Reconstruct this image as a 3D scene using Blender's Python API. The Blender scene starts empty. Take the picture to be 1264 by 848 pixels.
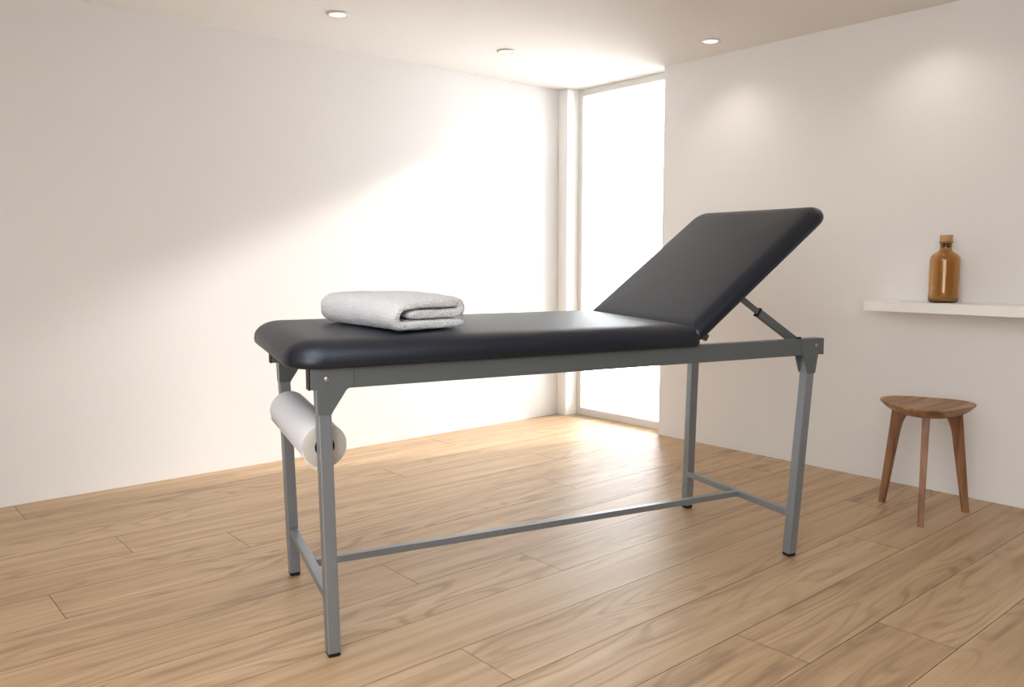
import bpy, bmesh, math, random
from mathutils import Vector, Matrix, noise
PI = math.pi
random.seed(7)
COL = bpy.context.scene.collection
H = 2.45          # ceiling height
WL = 4.53         # left wall plane (Y)
WR = 4.367        # right wall plane (X)

# ------------------------------------------------------------------ materials
def s2l(c):
    return tuple(((v/255)/12.92 if v/255 <= 0.04045 else (((v/255)+0.055)/1.055)**2.4) for v in c) + (1,)

class NT:
    def __init__(s, name):
        s.m = bpy.data.materials.new(name); s.m.use_nodes = True
        s.t = s.m.node_tree; s.n = s.t.nodes; s.b = s.n['Principled BSDF']
    def add(s, typ, **kw):
        nd = s.n.new(typ)
        for k, v in kw.items():
            if k.startswith('i_'): nd.inputs[k[2:].replace('_', ' ')].default_value = v
            else: setattr(nd, k, v)
        return nd
    def l(s, a, b): s.t.links.new(a, b)

def base(name, rgb, rough=0.5, spec=0.5, metal=0.0, bump=0, bscale=100, var=0.03, vscale=4):
    t = NT(name); b = t.b
    b.inputs['Roughness'].default_value = rough
    b.inputs['Specular IOR Level'].default_value = spec
    b.inputs['Metallic'].default_value = metal
    tc = t.add('ShaderNodeTexCoord')
    nz = t.add('ShaderNodeTexNoise'); nz.inputs['Scale'].default_value = vscale; nz.inputs['Detail'].default_value = 3
    t.l(tc.outputs['Object'], nz.inputs['Vector'])
    mx = t.add('ShaderNodeMix', data_type='RGBA')
    c = s2l(rgb)
    mx.inputs['A'].default_value = tuple(v*(1-var) for v in c[:3])+(1,)
    mx.inputs['B'].default_value = tuple(min(1, v*(1+var)) for v in c[:3])+(1,)
    t.l(nz.outputs['Fac'], mx.inputs['Factor']); t.l(mx.outputs['Result'], b.inputs['Base Color'])
    if bump:
        n2 = t.add('ShaderNodeTexNoise'); n2.inputs['Scale'].default_value = bscale; n2.inputs['Detail'].default_value = 4
        t.l(tc.outputs['Object'], n2.inputs['Vector'])
        bp = t.add('ShaderNodeBump'); bp.inputs['Strength'].default_value = bump; bp.inputs['Distance'].default_value = 0.002
        t.l(n2.outputs['Fac'], bp.inputs['Height']); t.l(bp.outputs['Normal'], b.inputs['Normal'])
    return t.m

def emit(name, rgb, st):
    t = NT(name)
    t.b.inputs['Base Color'].default_value = s2l(rgb)
    t.b.inputs['Emission Color'].default_value = s2l(rgb)
    t.b.inputs['Emission Strength'].default_value = st
    return t.m

def wood_floor():
    t = NT('oak floor'); b = t.b
    tc = t.add('ShaderNodeTexCoord'); at = t.add('ShaderNodeAttribute', attribute_name='plank')
    sep = t.add('ShaderNodeSeparateColor'); t.l(at.outputs['Color'], sep.inputs['Color'])
    off = t.add('ShaderNodeCombineXYZ'); 
    m1 = t.add('ShaderNodeMath', operation='MULTIPLY'); m1.inputs[1].default_value = 37; t.l(sep.outputs['Green'], m1.inputs[0])
    m2 = t.add('ShaderNodeMath', operation='MULTIPLY'); m2.inputs[1].default_value = 23; t.l(sep.outputs['Blue'], m2.inputs[0])
    t.l(m1.outputs[0], off.inputs[0]); t.l(m2.outputs[0], off.inputs[1]); t.l(m2.outputs[0], off.inputs[2])
    va = t.add('ShaderNodeVectorMath', operation='ADD'); t.l(tc.outputs['Object'], va.inputs[0]); t.l(off.outputs[0], va.inputs[1])
    def stretched(sx, sy):
        mp = t.add('ShaderNodeMapping'); mp.inputs['Scale'].default_value = (sx, sy, 1); t.l(va.outputs[0], mp.inputs['Vector']); return mp
    # cathedral figure: contour lines of a stretched noise field
    mp = stretched(0.75, 4.2)
    nf = t.add('ShaderNodeTexNoise'); nf.inputs['Scale'].default_value = 1.0; nf.inputs['Detail'].default_value = 2.0; nf.inputs['Roughness'].default_value = 0.45
    t.l(mp.outputs[0], nf.inputs['Vector'])
    mm = t.add('ShaderNodeMath', operation='MULTIPLY'); mm.inputs[1].default_value = 95; t.l(nf.outputs['Fac'], mm.inputs[0])
    sn = t.add('ShaderNodeMath', operation='SINE'); t.l(mm.outputs[0], sn.inputs[0])
    r1 = t.add('ShaderNodeMapRange'); r1.inputs['From Min'].default_value = 0.1; r1.inputs['From Max'].default_value = 1.0
    t.l(sn.outputs[0], r1.inputs['Value'])
    # mask where figure shows
    mpk = stretched(0.5, 1.6); nk = t.add('ShaderNodeTexNoise'); nk.inputs['Scale'].default_value = 1.3; t.l(mpk.outputs[0], nk.inputs['Vector'])
    rk = t.add('ShaderNodeMapRange'); rk.inputs['From Min'].default_value = 0.38; rk.inputs['From Max'].default_value = 0.62; t.l(nk.outputs['Fac'], rk.inputs['Value'])
    mk = t.add('ShaderNodeMath', operation='MULTIPLY'); t.l(r1.outputs[0], mk.inputs[0]); t.l(rk.outputs[0], mk.inputs[1])
    # fine fibres
    mp2 = stretched(3.0, 95); n2 = t.add('ShaderNodeTexNoise'); n2.inputs['Scale'].default_value = 1.0; n2.inputs['Detail'].default_value = 4; t.l(mp2.outputs[0], n2.inputs['Vector'])
    mp3 = stretched(0.9, 17); n3 = t.add('ShaderNodeTexNoise'); n3.inputs['Scale'].default_value = 1.0; n3.inputs['Detail'].default_value = 5; n3.inputs['Roughness'].default_value = 0.6; t.l(mp3.outputs[0], n3.inputs['Vector'])
    # knots
    mp4 = stretched(1.6, 4.5); vo = t.add('ShaderNodeTexVoronoi'); vo.inputs['Scale'].default_value = 0.75; t.l(mp4.outputs[0], vo.inputs['Vector'])
    rv = t.add('ShaderNodeMapRange'); rv.inputs['From Min'].default_value = 0.05; rv.inputs['From Max'].default_value = 0.015; t.l(vo.outputs['Distance'], rv.inputs['Value'])
    def madd(x, k, y=None, c=0.0):
        nd = t.add('ShaderNodeMath', operation='MULTIPLY_ADD'); t.l(x, nd.inputs[0]); nd.inputs[1].default_value = k
        if y is None: nd.inputs[2].default_value = c
        else: t.l(y, nd.inputs[2])
        return nd.outputs[0]
    v = madd(mk.outputs[0], -0.26, None, 0.82)
    v = madd(n2.outputs['Fac'], 0.40, v); v = madd(n3.outputs['Fac'], 1.15, v)
    v = madd(rv.outputs[0], -0.35, v)
    v = madd(sep.outputs['Red'], 0.13, v)     # about 0.9 .. 1.9
    fr = t.add('ShaderNodeMapRange'); fr.inputs['From Min'].default_value = 1.07; fr.inputs['From Max'].default_value = 1.97; t.l(v, fr.inputs['Value'])
    cr = t.add('ShaderNodeValToRGB'); t.l(fr.outputs[0], cr.inputs['Fac'])
    e = cr.color_ramp.elements
    e[0].position = 0.0; e[0].color = s2l((118, 93, 64)); e[1].position = 1.0; e[1].color = s2l((203, 175, 139))
    k = e.new(0.35); k.color = s2l((160, 130, 98)); k = e.new(0.62); k.color = s2l((182, 151, 115))
    # groove darkening by attribute alpha
    mx = t.add('ShaderNodeMix', data_type='RGBA'); mx.inputs['B'].default_value = s2l((84, 60, 42))
    inv = t.add('ShaderNodeMath', operation='SUBTRACT'); inv.inputs[0].default_value = 1; t.l(at.outputs['Alpha'], inv.inputs[1])
    t.l(inv.outputs[0], mx.inputs['Factor']); t.l(cr.outputs['Color'], mx.inputs['A'])
    t.l(mx.outputs['Result'], b.inputs['Base Color'])
    rr = madd(n2.outputs['Fac'], 0.2, None, 0.34); t.l(rr, b.inputs['Roughness'])
    b.inputs['Specular IOR Level'].default_value = 0.6
    bp = t.add('ShaderNodeBump'); bp.inputs['Strength'].default_value = 0.35; bp.inputs['Distance'].default_value = 0.0012
    hv = madd(mk.outputs[0], -0.8, n2.outputs['Fac']); t.l(hv, bp.inputs['Height']); t.l(bp.outputs['Normal'], b.inputs['Normal'])
    return t.m

def wood(name, dark, mid, light, axis='X', rough=0.45, sc=1.0):
    t = NT(name); b = t.b
    tc = t.add('ShaderNodeTexCoord'); mp = t.add('ShaderNodeMapping')
    s = {'X': (2.2, 26, 26), 'Y': (26, 2.2, 26), 'Z': (26, 26, 2.2)}[axis]
    mp.inputs['Scale'].default_value = tuple(q*sc for q in s)
    t.l(tc.outputs['Object'], mp.inputs['Vector'])
    n = t.add('ShaderNodeTexNoise'); n.inputs['Scale'].default_value = 1; n.inputs['Detail'].default_value = 5; n.inputs['Distortion'].default_value = 0.6
    t.l(mp.outputs[0], n.inputs['Vector'])
    cr = t.add('ShaderNodeValToRGB'); t.l(n.outputs['Fac'], cr.inputs['Fac'])
    e = cr.color_ramp.elements; e[0].position = .3; e[0].color = s2l(dark); e[1].position = .72; e[1].color = s2l(light)
    k = e.new(.5); k.color = s2l(mid)
    t.l(cr.outputs['Color'], b.inputs['Base Color']); b.inputs['Roughness'].default_value = rough; b.inputs['Specular IOR Level'].default_value = .35
    bp = t.add('ShaderNodeBump'); bp.inputs['Strength'].default_value = .15; bp.inputs['Distance'].default_value = .001
    t.l(n.outputs['Fac'], bp.inputs['Height']); t.l(bp.outputs['Normal'], b.inputs['Normal'])
    return t.m

def terry():
    t = NT('white terry cloth'); b = t.b
    tc = t.add('ShaderNodeTexCoord')
    n = t.add('ShaderNodeTexNoise'); n.inputs['Scale'].default_value = 170; n.inputs['Detail'].default_value = 3
    v = t.add('ShaderNodeTexVoronoi'); v.inputs['Scale'].default_value = 260
    t.l(tc.outputs['Object'], n.inputs['Vector']); t.l(tc.outputs['Object'], v.inputs['Vector'])
    ad = t.add('ShaderNodeMath', operation='ADD'); t.l(n.outputs['Fac'], ad.inputs[0]); t.l(v.outputs['Distance'], ad.inputs[1])
    cr = t.add('ShaderNodeValToRGB'); t.l(ad.outputs[0], cr.inputs['Fac'])
    e = cr.color_ramp.elements; e[0].position = .35; e[0].color = s2l((232, 234, 242)); e[1].position = .9; e[1].color = s2l((252, 253, 255))
    t.l(cr.outputs['Color'], b.inputs['Base Color'])
    b.inputs['Roughness'].default_value = .95; b.inputs['Specular IOR Level'].default_value = .1
    b.inputs['Sheen Weight'].default_value = .25
    bp = t.add('ShaderNodeBump'); bp.inputs['Strength'].default_value = 1; bp.inputs['Distance'].default_value = .006
    t.l(ad.outputs[0], bp.inputs['Height']); t.l(bp.outputs['Normal'], b.inputs['Normal'])
    return t.m

def amber():
    t = NT('amber glass'); b = t.b
    b.inputs['Base Color'].default_value = (0.80, 0.53, 0.22, 1); b.inputs['Roughness'].default_value = .05
    b.inputs['Transmission Weight'].default_value = .93; b.inputs['IOR'].default_value = 1.45
    return t.m

def pane_mat():
    t = NT('window glass'); n = t.n
    out = n['Material Output']; tr = t.add('ShaderNodeBsdfTransparent'); gl = t.add('ShaderNodeBsdfGlossy'); gl.inputs['Roughness'].default_value = .02
    fr = t.add('ShaderNodeFresnel'); fr.inputs['IOR'].default_value = 1.4
    mx = t.add('ShaderNodeMixShader'); t.l(fr.outputs[0], mx.inputs[0]); t.l(tr.outputs[0], mx.inputs[1]); t.l(gl.outputs[0], mx.inputs[2])
    t.l(mx.outputs[0], out.inputs['Surface']); return t.m

M = dict(
    wall=base('warm white wall paint', (231, 228.5, 226), .85, .2, bump=.06, bscale=260, var=.008, vscale=1.2),
    wall_absorber=base('light absorbing dark grey', (92, 92, 95), .85, .2, var=.01),  # invented dark tone for the unseen back wall, keeps the couch front dark
    ceil=base('white ceiling paint', (230, 226, 222), .9, .2, var=.006, vscale=1),
    frame_white=base('white window frame', (226, 223, 218), .5, .3, var=.01),
    floor=wood_floor(),
    steel=base('grey powder coated steel', (138, 145, 152), .36, .6, metal=.5, bump=.05, bscale=500, var=.03, vscale=3),
    steel_dark=base('dark grey powder coated steel', (99, 105, 107), .42, .5, metal=.25, bump=.05, bscale=500, var=.03),
    black=base('black plastic', (20, 20, 21), .5, .4),
    chrome=base('bolt metal', (175, 172, 168), .3, .5, metal=.8),
    vinyl=base('black navy vinyl', (13, 17, 31), .42, .75, bump=.18, bscale=330, var=.06, vscale=5),
    paper=base('white paper', (236, 238, 243), .8, .2, var=.01),
    paper_end=base('paper roll end', (196, 189, 182), .9, .1, bump=.3, bscale=200, var=.04, vscale=40),
    core=base('dark roll core', (34, 28, 25), .8, .2),
    terry=terry(), amber=amber(), pane=pane_mat(),
    cork=base('cork', (196, 158, 114), .9, .1, bump=.3, bscale=120, var=.16, vscale=90),
    shelf=base('white shelf lacquer', (248, 246, 243), .5, .3, var=.006),
    walnut_top=wood('walnut seat', (122, 88, 62), (160, 119, 86), (190, 149, 112), 'X'),
    walnut=wood('walnut legs', (96, 65, 46), (136, 95, 68), (166, 121, 89), 'Z'),
    ring=base('white metal ring', (226, 220, 212), .5, .4),
    lamp=emit('downlight diffuser', (255, 246, 232), 3.0),
)

M['vinyl'].node_tree.nodes['Principled BSDF'].inputs['Specular Tint'].default_value = (.80, .90, 1, 1)

# ------------------------------------------------------------------ helpers
def link(name, bm, mat, parent=None, smooth=False, bevel=0, loc=None, sharp=None):
    me = bpy.data.meshes.new(name); bmesh.ops.recalc_face_normals(bm, faces=bm.faces[:]); bm.to_mesh(me); bm.free()
    o = bpy.data.objects.new(name, me); COL.objects.link(o)
    for m in (mat if isinstance(mat, (list, tuple)) else [mat]): me.materials.append(m)
    if parent: o.parent = parent
    if loc: o.location = loc
    if smooth:
        me.polygons.foreach_set('use_smooth', [True]*len(me.polygons))
        if sharp: me.set_sharp_from_angle(angle=math.radians(sharp))
    if bevel:
        b = o.modifiers.new('bevel', 'BEVEL'); b.width = bevel; b.segments = 2; b.limit_method = 'ANGLE'; b.angle_limit = .6
    return o
def box(bm, x0, x1, y0, y1, z0, z1):
    v = [bm.verts.new((x, y, z)) for x in (x0, x1) for y in (y0, y1) for z in (z0, z1)]
    for f in ((0,1,3,2),(4,6,7,5),(0,4,5,1),(2,3,7,6),(0,2,6,4),(1,5,7,3)): bm.faces.new([v[i] for i in f])
def loft(bm, rings, cap0=True, cap1=True, close=True):
    R = [[bm.verts.new(p) for p in r] for r in rings]
    n = len(R[0])
    for a, b in zip(R, R[1:]):
        for i in range(n if close else n-1):
            j = (i+1) % n; bm.faces.new((a[i], a[j], b[j], b[i]))
    if cap0: bm.faces.new(R[0][::-1])
    if cap1: bm.faces.new(R[-1])
    return R
def sqbar(bm, p, q, w, d, up=(0, 0, 1)):   # bar from p to q; w across, d along 'up'
    p, q = Vector(p), Vector(q); a = (q-p).normalized(); s = a.cross(Vector(up)).normalized(); t = s.cross(a).normalized()
    loft(bm, [[c + s*w/2*i + t*d/2*j for i, j in ((-1,-1),(1,-1),(1,1),(-1,1))] for c in (p, q)])
def cyl(bm, p, q, r, n=24, r2=None, caps=True):
    p, q = Vector(p), Vector(q); a = (q-p).normalized(); s = a.orthogonal().normalized(); t = a.cross(s)
    r2 = r if r2 is None else r2
    loft(bm, [[c + (s*math.cos(2*PI*i/n) + t*math.sin(2*PI*i/n))*rr for i in range(n)] for c, rr in ((p, r), (q, r2))], caps, caps)
def lathe(bm, prof, n=48, c=(0, 0, 0), close=False):
    rings = [[(c[0]+r*math.cos(2*PI*i/n), c[1]+r*math.sin(2*PI*i/n), c[2]+z) for i in range(n)] for r, z in prof]
    if close: rings = rings + [rings[0]]
    R = loft(bm, rings, not close, not close)
    bmesh.ops.remove_doubles(bm, verts=bm.verts[:], dist=1e-6)
def prism_v(bm, poly, v0, v1):             # polygon in (u,z), extruded along v
    loft(bm, [[(u, v, z) for u, z in poly] for v in (v0, v1)])
def empty(name, loc, rz, label, cat, group=None):
    o = bpy.data.objects.new(name, None); COL.objects.link(o); o.location = loc; o.rotation_euler = (0, 0, rz); o.empty_display_size = .1
    o['label'] = label; o['category'] = cat
    if group: o['group'] = group
    return o
def tag(o, label, cat, group=None):
    o['label'] = label; o['category'] = cat
    if group: o['group'] = group
    return o
def struct(name, bm, mat, label, cat, parent=None, **k):
    o = link(name, bm, mat, parent, **k)
    if not parent: o['kind'] = 'structure'; o['label'] = label; o['category'] = cat
    return o

# ------------------------------------------------------------------ room shell
X0, Y0 = -2.4, -2.4
bm = bmesh.new(); box(bm, X0-.1, 4.56, WL, WL+.1, -.05, H+.05)
struct('wall_left', bm, M['wall'], 'long plain white wall on the left lit by a diagonal patch of sun', 'wall')
bm = bmesh.new(); box(bm, WR, 4.56, Y0-.1, 3.53, -.05, H+.05)
struct('wall_right', bm, M['wall'], 'white wall on the right carrying the floating shelf', 'wall')
bm = bmesh.new(); box(bm, X0-.1, X0, Y0-.1, WL+.1, -.05, H+.05)
struct('wall_near', bm, M['wall'], 'plain white wall out of view at the near end', 'wall')
bm = bmesh.new(); box(bm, X0-.1, 4.56, Y0-.1, Y0, -.05, H+.05)
struct('wall_back', bm, M['wall_absorber'], 'unseen wall behind the camera, made dark grey to cut reflections', 'wall')
bm = bmesh.new(); box(bm, X0-.1, 4.56, Y0-.1, WL+.1, H, H+.1)
struct('ceiling', bm, M['ceil'], 'smooth white ceiling with small recessed downlights', 'ceiling')
bm = bmesh.new(); box(bm, WR, 4.50, 4.437, WL, 0, H)
struct('trim_1', bm, M['shelf'], 'narrow white pier between the left wall and the tall window', 'pier', bevel=.003)

# floor: one mesh of planks
def floor_mesh():
    bm = bmesh.new(); lay = bm.loops.layers.float_color.new('plank')
    rows = [2.43+.25*k for k in range(-20, 0)] + [2.43, 2.69, 2.952, 3.213, 3.465, 3.72, 3.98, 4.24, 4.50, 4.76]
    rows = [r for r in rows if r > Y0-.35]
    known = {.93: 2.607, 1.18: 2.18, 1.43: 3.36, 1.68: 1.455, 2.18: 2.138, 2.43: 1.643, 2.952: .587, 3.213: 1.334, 3.465: .945, 3.72: 2.435, .68: -1.9, 1.93: -1.8, 2.69: -2.0, 4.24: 3.1}
    LONG = (.68, 1.93, 2.69)
    g = .0011; d = .003
    tones = {(.93, 2.607-2.4): .1, (2.952, .587): .75}
    for ya, yb in zip(rows, rows[1:]):
        off = None
        for k, x in known.items():
            if abs(ya-k) < .03: off = x
        if off is None: off = random.uniform(0, 2.4)
        PL = 7.2 if any(abs(ya-k) < .03 for k in LONG) else 2.4
        x = off - PL*4
        while x < 4.7:
            a, b = max(x, X0-.05), min(x+PL, 4.56)
            if b > a+.01:
                c = (random.random(), random.random(), random.random(), 1)
                if abs(ya-.93) < .03 and abs(x-(2.607-2.4)) < .01: c = (0.05, .3, .2, 1)
                v = [(a+g, ya+g), (b-g, ya+g), (b-g, yb-g), (a+g, yb-g)]
                o = [(a, ya), (b, ya), (b, yb), (a, yb)]
                top = [bm.verts.new((p[0], p[1], 0)) for p in v]; low = [bm.verts.new((p[0], p[1], -d)) for p in o]
                fs = [(bm.faces.new(top), 1)]
                for i in range(4): fs.append((bm.faces.new((low[i], low[(i+1)%4], top[(i+1)%4], top[i])), 0))
                for f, al in fs:
                    for lp in f.loops: lp[lay] = (c[0], c[1], c[2], al)
            x += PL
    return bm
bm = floor_mesh()
me = bpy.data.meshes.new('floor'); bm.to_mesh(me); bm.free()
o = bpy.data.objects.new('floor', me); COL.objects.link(o); me.materials.append(M['floor'])
o['kind'] = 'structure'; o['label'] = 'wide oak plank floor'; o['category'] = 'floor'

# window
wy0, wy1 = 3.50, 4.437
win = empty('window_1', (4.487, (wy0+wy1)/2, 0), 0, 'tall floor to ceiling window glaring white beside the corner', 'window')
win['kind'] = 'structure'
hy = (wy1-wy0)/2
def wbox(name, y0, y1, z0, z1, x0=0.0, x1=.045):
    bm = bmesh.new(); box(bm, x0, x1, y0, y1, z0, z1); return link(name, bm, M['frame_white'], win, bevel=.003)
wbox('frame_side', hy-.042, hy, 0, H); wbox('frame_side', -hy, -hy+.042, 0, H)
wbox('frame_head', -hy+.042, hy-.042, H-.048, H); wbox('frame_sill', -hy+.042, hy-.042, 0, .055)
bm = bmesh.new(); box(bm, .02, .024, -hy+.04, hy-.04, .053, H-.046); link('glass_pane', bm, M['pane'], win)

# ------------------------------------------------------------------ downlights
def downlight(x, y, label, power, size=95):
    e = empty('downlight', (x, y, H), 0, label, 'ceiling light', 'recessed downlights in the ceiling')
    bm = bmesh.new(); lathe(bm, [(.040, -.001), (.056, -.001), (.058, -.004), (.054, -.009), (.046, -.010), (.040, -.006)], 40, close=True)
    link('trim_ring', bm, M['ring'], e, smooth=True, sharp=50)
    bm = bmesh.new(); lathe(bm, [(.0005, -.0035), (.0405, -.0035), (.0405, -.002), (.0005, -.002)], 40)
    link('diffuser', bm, M['lamp'], e)
    L = bpy.data.lights.new('downlight_lamp', 'SPOT'); L.energy = power; L.spot_size = math.radians(size); L.spot_blend = .9
    L.shadow_soft_size = .04; L.color = (1, .93, .84)
    lo = bpy.data.objects.new('downlight_lamp', L); COL.objects.link(lo); lo.parent = e; lo.location = (0, 0, -.02)
downlight(2.172, 3.893, 'leftmost of the small round recessed downlights, above the table', 3)
downlight(3.318, 3.902, 'recessed downlight nearest the window corner, between the other two', 3)
downlight(4.056, 2.950, 'recessed downlight close above the right wall', 7.5, 130)
downlight(4.056, 1.80, 'recessed downlight above the shelf, just beyond the upper frame edge', 6.5, 130)

# ------------------------------------------------------------------ treatment table
TA = (1.1328, 2.1287); TR = math.radians(-13.876)
T = empty('treatment_table', (TA[0], TA[1], 0), TR, 'long black padded treatment couch on grey steel legs with its backrest raised', 'treatment table')
RB, RT = .815, .880
for v0, a, b in ((0.0, -.053, 1.989), (.70, -.030, 1.935)):
    bm = bmesh.new(); box(bm, a, b, v0, v0+.04, RB, RT if v0 == 0 else RT); rl = link('rail', bm, M['steel_dark'], T, bevel=.003)
    for e, s in ((a, -1), (b, 1)):
        bm = bmesh.new(); box(bm, min(e, e+s*.004), max(e, e+s*.004), v0+.001, v0+.039, RB-.001, RT-.001)
        link('end_cap', bm, M['black'], rl, bevel=.001)
# (foot u, top u, v, bracket outer direction, rail end)
LEGS = [(0.0, -.014, 0.0, -1, -.053), (.034, .014, .70, -1, -.030), (1.863, 1.932, 0.0, 1, 1.989), (1.909, 1.930, .70, 1, 1.975)]
for u0, u1, v0, s, e in LEGS:
    bm = bmesh.new(); hw = .02
    loft(bm, [[(uc-hw, v0, z), (uc+hw, v0, z), (uc+hw, v0+.04, z), (uc-hw, v0+.04, z)] for uc, z in ((u0, .012), (u1, RB+.002))])
    lg = link('leg', bm, M['steel'], T, bevel=.004)
    bm = bmesh.new(); loft(bm, [[(u0-k, v0+.02-k, z), (u0+k, v0+.02-k, z), (u0+k, v0+.02+k, z), (u0-k, v0+.02+k, z)] for k, z in ((.015, 0), (.0185, .004), (.0185, .013))])
    link('rubber_foot', bm, M['black'], lg, bevel=.002)
    ub = u1 + (u0-u1)*(RB-.745)/RB       # leg centre at lower bracket edge
    if s < 0: poly = [(e, RT), (u1+.088, RT), (u1+.088, .822), (u1+.067, .812), (ub+hw+.004, .750), (ub+hw, .742), (ub-hw-.001, .742), (u1-hw-.001, .816), (e, .816)]
    else:     poly = [(e, RT), (e, .822), (u1+hw+.008, .820), (ub+hw+.001, .742), (ub-hw, .742), (ub-hw-.006, .752), (u1-.060, .838), (u1-.064, .846), (u1-.064, RT)]
    if v0 > 0 and s > 0: poly = [(min(u, 1.940), z) for u, z in poly]
    bm = bmesh.new(); prism_v(bm, poly, v0-.0035, v0-.0002); prism_v(bm, poly, v0+.0402, v0+.0435)
    br = link('bracket', bm, M['steel_dark'], T, bevel=.0012)
    bu = u1+.007 if s < 0 else 1.947
    if v0 > 0: bu = u1+.002
    bm = bmesh.new(); lathe(bm, [(.0005, .0060), (.005, .0055), (.0085, .003), (.0100, 0), (.0005, 0)], 20)
    bmesh.ops.rotate(bm, verts=bm.verts[:], cent=(0, 0, 0), matrix=Matrix.Rotation(PI/2, 3, 'X'))
    bmesh.ops.scale(bm, verts=bm.verts[:], vec=(.95 if s < 0 else .7,)*3)
    bmesh.ops.translate(bm, verts=bm.verts[:], vec=(bu, v0-.0035, .846 if s < 0 else .853))
    link('bolt', bm, M['chrome'], br, smooth=True)
# crossbars near the floor and the long stretcher
bm = bmesh.new(); sqbar(bm, (-.003, .04, .177), (.030, .70, .177), .030, .024); link('crossbar', bm, M['steel'], T, bevel=.002)
bm = bmesh.new(); sqbar(bm, (1.876, .04, .170), (1.903, .70, .170), .026, .026); link('crossbar', bm, M['steel'], T, bevel=.002)
bm = bmesh.new(); sqbar(bm, (.028, .345, .176), (1.877, .345, .172), .026, .024); link('stretcher', bm, M['steel'], T, bevel=.002)
# cross tubes under the cushions, joining the rails
for u in (.30, 1.33):
    bm = bmesh.new(); box(bm, u-.015, u+.015, .0405, .6995, .835, .872); link('cross_tube', bm, M['steel_dark'], T, bevel=.002)
# paper holder rod between the end legs
RZ0, RZ1, RV0, RV1 = .636, .672, .052, .525
def raxis(v): k = (v-RV0)/(RV1-RV0); return Vector((-.003-.006*k, v, RZ0+(RZ1-RZ0)*k))
bm = bmesh.new(); cyl(bm, raxis(.04), raxis(.70), .006, 16); link('holder_rod', bm, M['black'], T, smooth=True, sharp=50)

# cushions -----------------------------------------------------
def cushion(L, W, Tk, rad, bm=None, top_r=.042, crown=.006, shear=0.0, nc=8, side=.012):
    """rounded upholstered slab, x 0..L, y 0..W, z 0..Tk; rad = corner radii (x0y0, x1y0, x1y1, x0y1)"""
    bm = bm or bmesh.new()
    def ring(ins, z):
        pts = []
        cs = [(0, 0, PI, 0), (L, 0, 1.5*PI, 1), (L, W, 0, 2), (0, W, .5*PI, 3)]
        for cx, cy, a0, i in cs:
            r = max(rad[i]-ins, .003 if ins > .03 else .006)
            sx = 1 if cx == 0 else -1; sy = 1 if cy == 0 else -1
            ox, oy = cx+sx*(ins+r), cy+sy*(ins+r)
            for k in range(nc+1):
                a = a0+(PI/2)*k/nc; pts.append(Vector((ox+r*math.cos(a), oy+r*math.sin(a), z)))
        # order: x0y0 from PI..1.5PI, then x1y0 1.5PI..2PI, x1y1 0..PI/2, x0y1
        return [Vector((p.x+shear*p.y, p.y, p.z)) for p in pts]
    prof = [(.055, 0), (.022, 0), (.008, .003), (.002, .009), (0, .018)]
    hs = Tk-crown-top_r
    prof += [(0, max(.024, hs*.75)), (.0005, hs)] if hs > .026 else []
    for k in range(1, 8):
        a = PI/2*k/7; prof.append((top_r*1.5*(1-math.cos(a)), (Tk-crown-top_r)+top_r*math.sin(a)))
    e = top_r*1.5; mx = min(L, W)/2-.01
    for k in range(1, 7):
        f = k/6; prof.append((e+(mx-e)*f, Tk-crown+crown*(1-(1-f)**2)))
    loft(bm, [ring(i, z) for i, z in prof]); return bm
bm = cushion(1.478, .775, .089, (.105, .03, .03, .105), shear=.03, top_r=.056)
for v in bm.verts: v.co.z += .018*v.co.y/.775
bmesh.ops.translate(bm, verts=bm.verts[:], vec=(-.118, -.022, .874))
seat = link('cushion', bm, M['vinyl'], T, smooth=True)
# upholstery tuck at the front left corner
bm = bmesh.new(); ring_ = []
for k in range(9):
    q = k/8; a = math.radians(211-3*q); rr = .1052-.0035*max(0, q-.45)**2*8; w = .0016*math.sin(PI*(.12+.80*q))
    p = Vector((-.013+rr*math.cos(a), .083+rr*math.sin(a), .883+.048*q)); p.x += .03*(p.y+.022)
    ring_.append([p+Vector((math.cos(t_)*w, math.sin(t_)*w, 0)) for t_ in (0, PI/2, PI, 1.5*PI)])
loft(bm, ring_); link('corner_tuck', bm, M['black'], seat, smooth=True)
BA = math.radians(36.6)
bm = cushion(.797, .775, .066, (.02, .08, .08, .02), top_r=.040, crown=.005, shear=.03*math.cos(BA))
bmesh.ops.rotate(bm, verts=bm.verts[:], cent=(0, 0, 0), matrix=Matrix.Rotation(-BA, 3, 'Y'))
bmesh.ops.translate(bm, verts=bm.verts[:], vec=(1.352, -.022, .892))
link('backrest', bm, M['vinyl'], T, smooth=True)
# backrest board frame under the raised cushion
bm = bmesh.new(); box(bm, .14, .70, .04, .70, -.012, 0)
bmesh.ops.rotate(bm, verts=bm.verts[:], cent=(0, 0, 0), matrix=Matrix.Rotation(-BA, 3, 'Y'))
bmesh.ops.translate(bm, verts=bm.verts[:], vec=(1.352, 0, .892)); link('backrest_board', bm, M['black'], T)
for v in (.05, .66):
    bm = bmesh.new(); prism_v(bm, [(1.335, .876), (1.39, .876), (1.40, .882), (1.375, .887), (1.345, .887)], v, v+.03)
    link('hinge', bm, M['steel'], T, bevel=.001)
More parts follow.
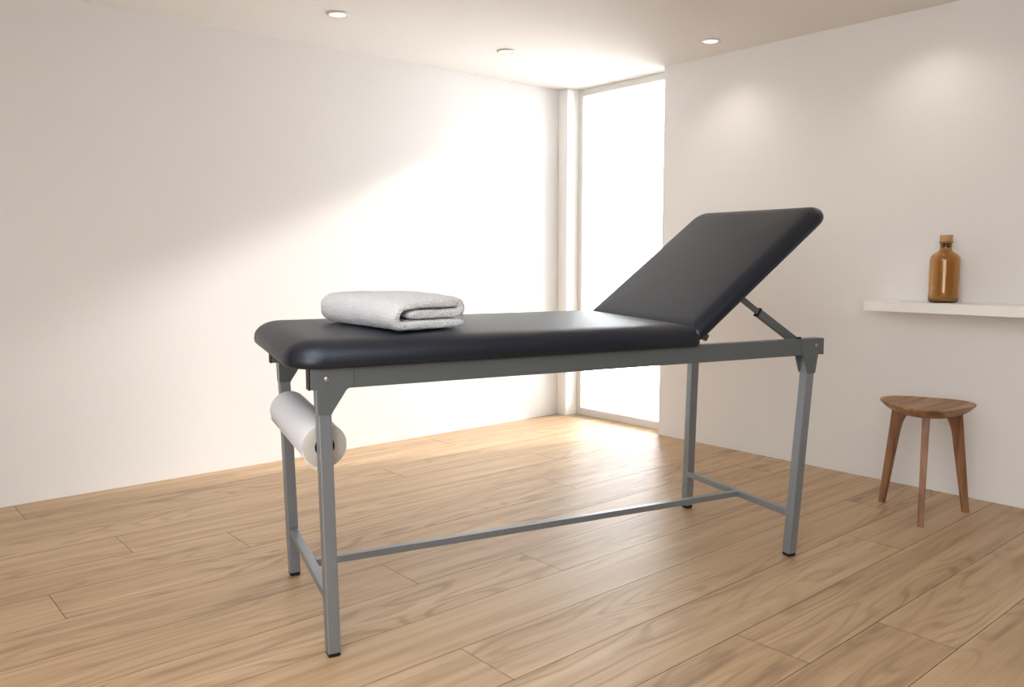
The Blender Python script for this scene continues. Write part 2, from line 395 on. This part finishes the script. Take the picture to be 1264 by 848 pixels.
# telescoping struts behind the backrest
def strut(v):
    p0, p1, p2 = Vector((1.970, v, .822)), Vector((1.700, v, .985)), Vector((1.602, v, 1.048))
    d = (p1-p0).normalized()
    bm = bmesh.new(); sqbar(bm, p0, p1, .022, .032, (0, 0, 1)); s = link('support_strut', bm, M['steel_dark'], T, bevel=.003)
    bm = bmesh.new(); sqbar(bm, p1, p1+d*.008, .0235, .036); link('strut_collar', bm, M['black'], s, bevel=.002)
    bm = bmesh.new(); sqbar(bm, p1-d*.06, p2, .014, .021, (0, 0, 1)); link('sliding_bar', bm, M['steel_dark'], s, bevel=.002)
strut(.062)
strut(.678)
bm = bmesh.new(); cyl(bm, (1.872, .02, RT-.001), (1.872, .02, RT+.007), .012, 16); link('adjustment_knob', bm, M['black'], T, smooth=True, sharp=40)

# ------------------------------------------------------------------ paper roll
R = empty('paper_roll', (TA[0], TA[1], 0), TR, 'white couch paper roll hung between the left end legs of the treatment table', 'paper roll')
def rcirc(v, r, n=64):
    c = raxis(v); a = (raxis(1)-raxis(0)).normalized(); s = Vector((1, 0, 0)); t = a.cross(s).normalized(); s = t.cross(a)
    return [c+(s*math.cos(2*PI*i/n)+t*math.sin(2*PI*i/n))*r for i in range(n)]
rings = [rcirc(RV0, .030), rcirc(RV0, .045), rcirc(RV0, .0655), rcirc(RV0+.0015, .0675), rcirc(RV1-.0015, .0650), rcirc(RV1, .0630), rcirc(RV1, .030)]
bm = bmesh.new(); rr = loft(bm, rings+[rings[0]], False, False); bmesh.ops.remove_doubles(bm, verts=bm.verts[:], dist=1e-6)
o = link('paper', bm, [M['paper'], M['paper_end']], R, smooth=True, sharp=40)
for p in o.data.polygons:
    if abs(p.normal.y) > .8: p.material_index = 1
rings = [rcirc(RV0-.001, .012), rcirc(RV0-.001, 0.0298), rcirc(RV1+.001, 0.0298), rcirc(RV1+.001, .012)]
bm = bmesh.new(); loft(bm, rings+[rings[0]], False, False); bmesh.ops.remove_doubles(bm, verts=bm.verts[:], dist=1e-6)
link('core', bm, M['core'], R, smooth=True, sharp=40)
bm = bmesh.new()
a = (raxis(1)-raxis(0)).normalized()
def flap(v):
    c = raxis(v); out = []
    for k in range(7):
        th = math.radians(200+k*5); out.append(c+Vector((math.cos(th), 0, math.sin(th)))*.0672)
    last = out[-1]; th = math.radians(230); tdir = Vector((-math.sin(th), 0, math.cos(th)))
    for k in range(1, 5): out.append(last+tdir*.006*k+Vector((0, 0, -.0006*k*k)))
    return out
loft(bm, [flap(v) for v in (RV0+.002, .2, .35, RV1-.002)], False, False, close=False)
o = link('loose_sheet', bm, M['paper'], R, smooth=True)
sm = o.modifiers.new('thick', 'SOLIDIFY'); sm.thickness = .0006

# ------------------------------------------------------------------ towel
def towel():
    Lx, Wy, t = .290, .43, .033
    path = []
    def add(x, z): path.append((x, z))
    for k in range(14): add(Lx-.006-(Lx-.05)*k/13, .0168)
    for k in range(1, 12):
        a = -PI/2-PI*k/12; add(.044+.034*math.cos(a), .0505+.0337*math.sin(a))
    for k in range(14): add(.044+(Lx-.075)*k/13, .0842+.002*math.sin(PI*k/13))
    for k in range(1, 8):
        a = PI/2-PI*k/8; add(Lx-.031+.0185*math.cos(a), .0676+.0166*math.sin(a))
    for k in range(13): add(Lx-.031-(Lx-.093)*k/12, .0507)
    n = len(path); P = [Vector((x, z)) for x, z in path]
    outer, inner = [], []
    for i, p in enumerate(P):
        d = (P[min(i+1, n-1)]-P[max(i-1, 0)]).normalized(); nn = Vector((-d.y, d.x))
        h = t/2*(0.92 if i < 14 else .965)
        if i > 44: h = t/2*.90
        for e in (i, n-1-i):
            if e < 2: h *= (.62, .9)[e]
        outer.append(p-nn*h); inner.append(p+nn*h)
    prof = outer+inner[::-1]
    bm = bmesh.new(); rings = []
    N = 90
    for j in range(N+1):
        y = Wy*j/N; ring = []
        ed = min(j, N-j); shrink = (.45, .74, .90, .97)[ed] if ed < 4 else 1
        y = (.0, .003, .008, .015)[j] if j < 4 else (Wy-(.0, .003, .008, .015)[N-j] if N-j < 4 else .015+(Wy-.03)*(j-3)/(N-6))
        for i, q in enumerate(prof):
            m = i if i < n else 2*n-1-i
            c = P[m]; q2 = c+(q-c)*shrink
            ring.append(Vector((q2.x, y, q2.y)))
        rings.append(ring)
    RR = loft(bm, rings, False, False)
    for r_ in (RR[0], RR[-1]):
        for i in range(n-1): bm.faces.new((r_[i], r_[i+1], r_[2*n-2-i], r_[2*n-1-i]))
    for v in bm.verts:
        c = v.co
        f = c.y/Wy
        # border band crease across the towel
        g = math.exp(-((c.y-.235)/.008)**2)
        if c.x < .03 or c.z > .09: 
            c.x += .006*g; 
            if c.z > .06: c.z -= .0055*g
        # general softness
        w = noise.noise(Vector((c.x*7, c.y*7, c.z*5)))
        w2 = noise.noise(Vector((c.x*7+9, c.y*7, c.z*5+3)))
        up = c.z/.1
        cr_ = math.exp(-(c.x/.07)**2-(c.y/.09)**2); c.z *= 1-.14*cr_
        c.z += .006*w*up + .012*up*math.sin(PI*min(1,f*1.1)**.9)*math.sin(PI*min(1,max(0,c.x/Lx)))
        c.x += .006*w2
        c.y += .006*noise.noise(Vector((c.x*9, 5, c.z*30)))
        fz = noise.noise_vector(c*110)*.0024 + noise.noise_vector(c*260)*.0018
        v.co = c+fz
        if v.co.z < .0005: v.co.z = .0005
    return bm
TW = math.radians(17)
bm = towel()
o = link('towel', bm, M['terry'], None, smooth=True)
loc = Vector((.222, .063, .9665)); loc.rotate(Matrix.Rotation(TR, 3, 'Z'))
o.location = (TA[0]+loc.x, TA[1]+loc.y, loc.z); o.rotation_euler = (.022, 0, TR+TW)
sb = o.modifiers.new('sub', 'SUBSURF'); sb.levels = 1; sb.render_levels = 2
tag(o, 'folded white terry towel lying on the flat end of the couch', 'towel')

# ------------------------------------------------------------------ shelf and bottle
SX, SY, SZ, ST = 4.14, 2.02, .979, .049
bm = bmesh.new(); box(bm, SX, WR, -.6, SY, SZ-ST, SZ)
o = link('wall_shelf', bm, M['shelf'], None, bevel=.0015); tag(o, 'thick white floating shelf fixed to the right wall', 'shelf')
B = empty('glass_bottle', (4.262, 1.678, SZ), 0, 'amber glass bottle with cork stopper standing on the white shelf', 'bottle')
outer = [(.0005, .000), (.052, .000), (.062, .002), (.068, .007), (.0705, .015), (.0708, .05), (.0708, .195), (.0700, .208), (.066, .221), (.057, .232), (.044, .240), (.035, .246), (.0295, .253), (.0275, .262), (.0272, .283), (.0285, .285), (.0325, .286), (.0335, .289), (.0325, .292), (.0285, .293)]
inner = [(.0250, .293), (.0245, .262), (.027, .250), (.034, .243), (.055, .228), (.064, .216), (.0672, .205), (.0675, .05), (.067, .018), (.062, .012), (.0005, .010)]
bm = bmesh.new(); lathe(bm, [(q*.975, w*1.027) for q, w in outer+inner], 64); link('glass_body', bm, M['amber'], B, smooth=True)
bm = bmesh.new(); lathe(bm, [(.0005, .2945), (.0243, .2945), (.0275, .300), (.0292, .328), (.0285, .332), (.0005, .332)], 40)
link('cork', bm, M['cork'], B, smooth=True, sharp=50)

bm = bmesh.new(); lathe(bm, [(.0005, .270), (.0225, .270), (.0236, .274), (.0238, .294), (.0005, .294)], 40)
link('stopper_plug', bm, M['core'], B, smooth=True, sharp=50)

# ------------------------------------------------------------------ stool
SC = Vector((3.925, 1.592)); SH = .528
S = empty('stool', (SC.x, SC.y, 0), 0, 'small three legged wooden stool with rounded triangular seat', 'stool')
feet = [Vector((3.966, 1.801)), Vector((3.717, 1.509)), Vector((4.098, 1.461))]
th0 = math.atan2(feet[1].y-SC.y, feet[1].x-SC.x)
def seat_ring(k, z, n=72):
    out = []
    for i in range(n):
        a = 2*PI*i/n; r = (.196+.021*math.cos(3*(a-th0)))*k
        out.append((r*math.cos(a), r*math.sin(a), z))
    return out
bm = bmesh.new()
loft(bm, [seat_ring(k, SH+z) for k, z in ((.2, -.050), (.66, -.050), (.74, -.047), (.88, -.030), (.975, -.011), (.996, -.006), (1.0, -.003), (.992, -.0005), (.975, 0), (.955, -.0015), (.9, -.004), (.6, -.007), (.25, -.008))])
link('seat', bm, M['walnut_top'], S, smooth=True, sharp=60)
for f in feet:
    d = (f-SC); R0 = d.length; d.normalize(); t = Vector((-d.y, d.x))
    rings = []
    for k in range(15):
        q = k/14; z = .0+(SH-.043)*q
        ro = R0+.012-(R0+.012-.168)*q
        wd = .027+.024*q
        if q > .78: wd += .032*((q-.78)/.22)**2
        ri = ro-wd; hw = .0125+.0035*q
        c = .003
        pr = [(ro-c, -hw), (ro, -hw+c), (ro, hw-c), (ro-c, hw), (ri+c, hw), (ri, hw-c), (ri, -hw+c), (ri+c, -hw)]
        rings.append([(d.x*r+t.x*w, d.y*r+t.y*w, z) for r, w in pr])
    bm = bmesh.new(); loft(bm, rings); link('leg', bm, M['walnut'], S, smooth=True, sharp=30)

# ------------------------------------------------------------------ light
W = bpy.data.worlds.new('world'); bpy.context.scene.world = W; W.use_nodes = True
bg = W.node_tree.nodes['Background']; bg.inputs['Color'].default_value = (.96, .985, 1, 1); bg.inputs['Strength'].default_value = 12
sd = Vector((-1, .29, -.43)).normalized()
L = bpy.data.lights.new('sun', 'SUN'); L.energy = 5.2; L.angle = math.radians(6); L.color = (1, .975, .95)
so = bpy.data.objects.new('sun', L); COL.objects.link(so); so.rotation_euler = sd.to_track_quat('-Z', 'Y').to_euler(); so.location = (8, 3, 4)
def area(name, loc, tgt, sx, sy, e, col):
    L = bpy.data.lights.new(name, 'AREA'); L.shape = 'RECTANGLE'; L.size = sx; L.size_y = sy; L.energy = e; L.color = col
    o = bpy.data.objects.new(name, L); COL.objects.link(o); o.location = loc
    o.rotation_euler = (Vector(tgt)-Vector(loc)).to_track_quat('-Z', 'Y').to_euler(); return o
area('fill_light', (.9, .6, 2.42), (1.5, .6, 0), 2.8, 2.6, 84, (.96, .98, 1))  # added overhead fill, stands for no fixture in the room
area('fill_light', (-2.1, -.7, 1.6), (4.3, 1.0, 1.0), 2.4, 1.8, 92, (.95, .98, 1))  # added side fill aimed at the right wall, no real source there

# ------------------------------------------------------------------ camera
cam = bpy.data.cameras.new('camera'); co = bpy.data.objects.new('camera', cam); COL.objects.link(co)
co.location = (0, 0, 1.18875); co.rotation_euler = (PI/2-math.atan(103/1011), 0, math.radians(49.2405-90))
cam.sensor_width = 36; cam.lens = 1011/1264*36; cam.clip_start = .05
sc = bpy.context.scene; sc.camera = co
sc.view_settings.view_transform = 'Standard'; sc.view_settings.look = 'None'; sc.view_settings.exposure = .08; sc.view_settings.gamma = 1
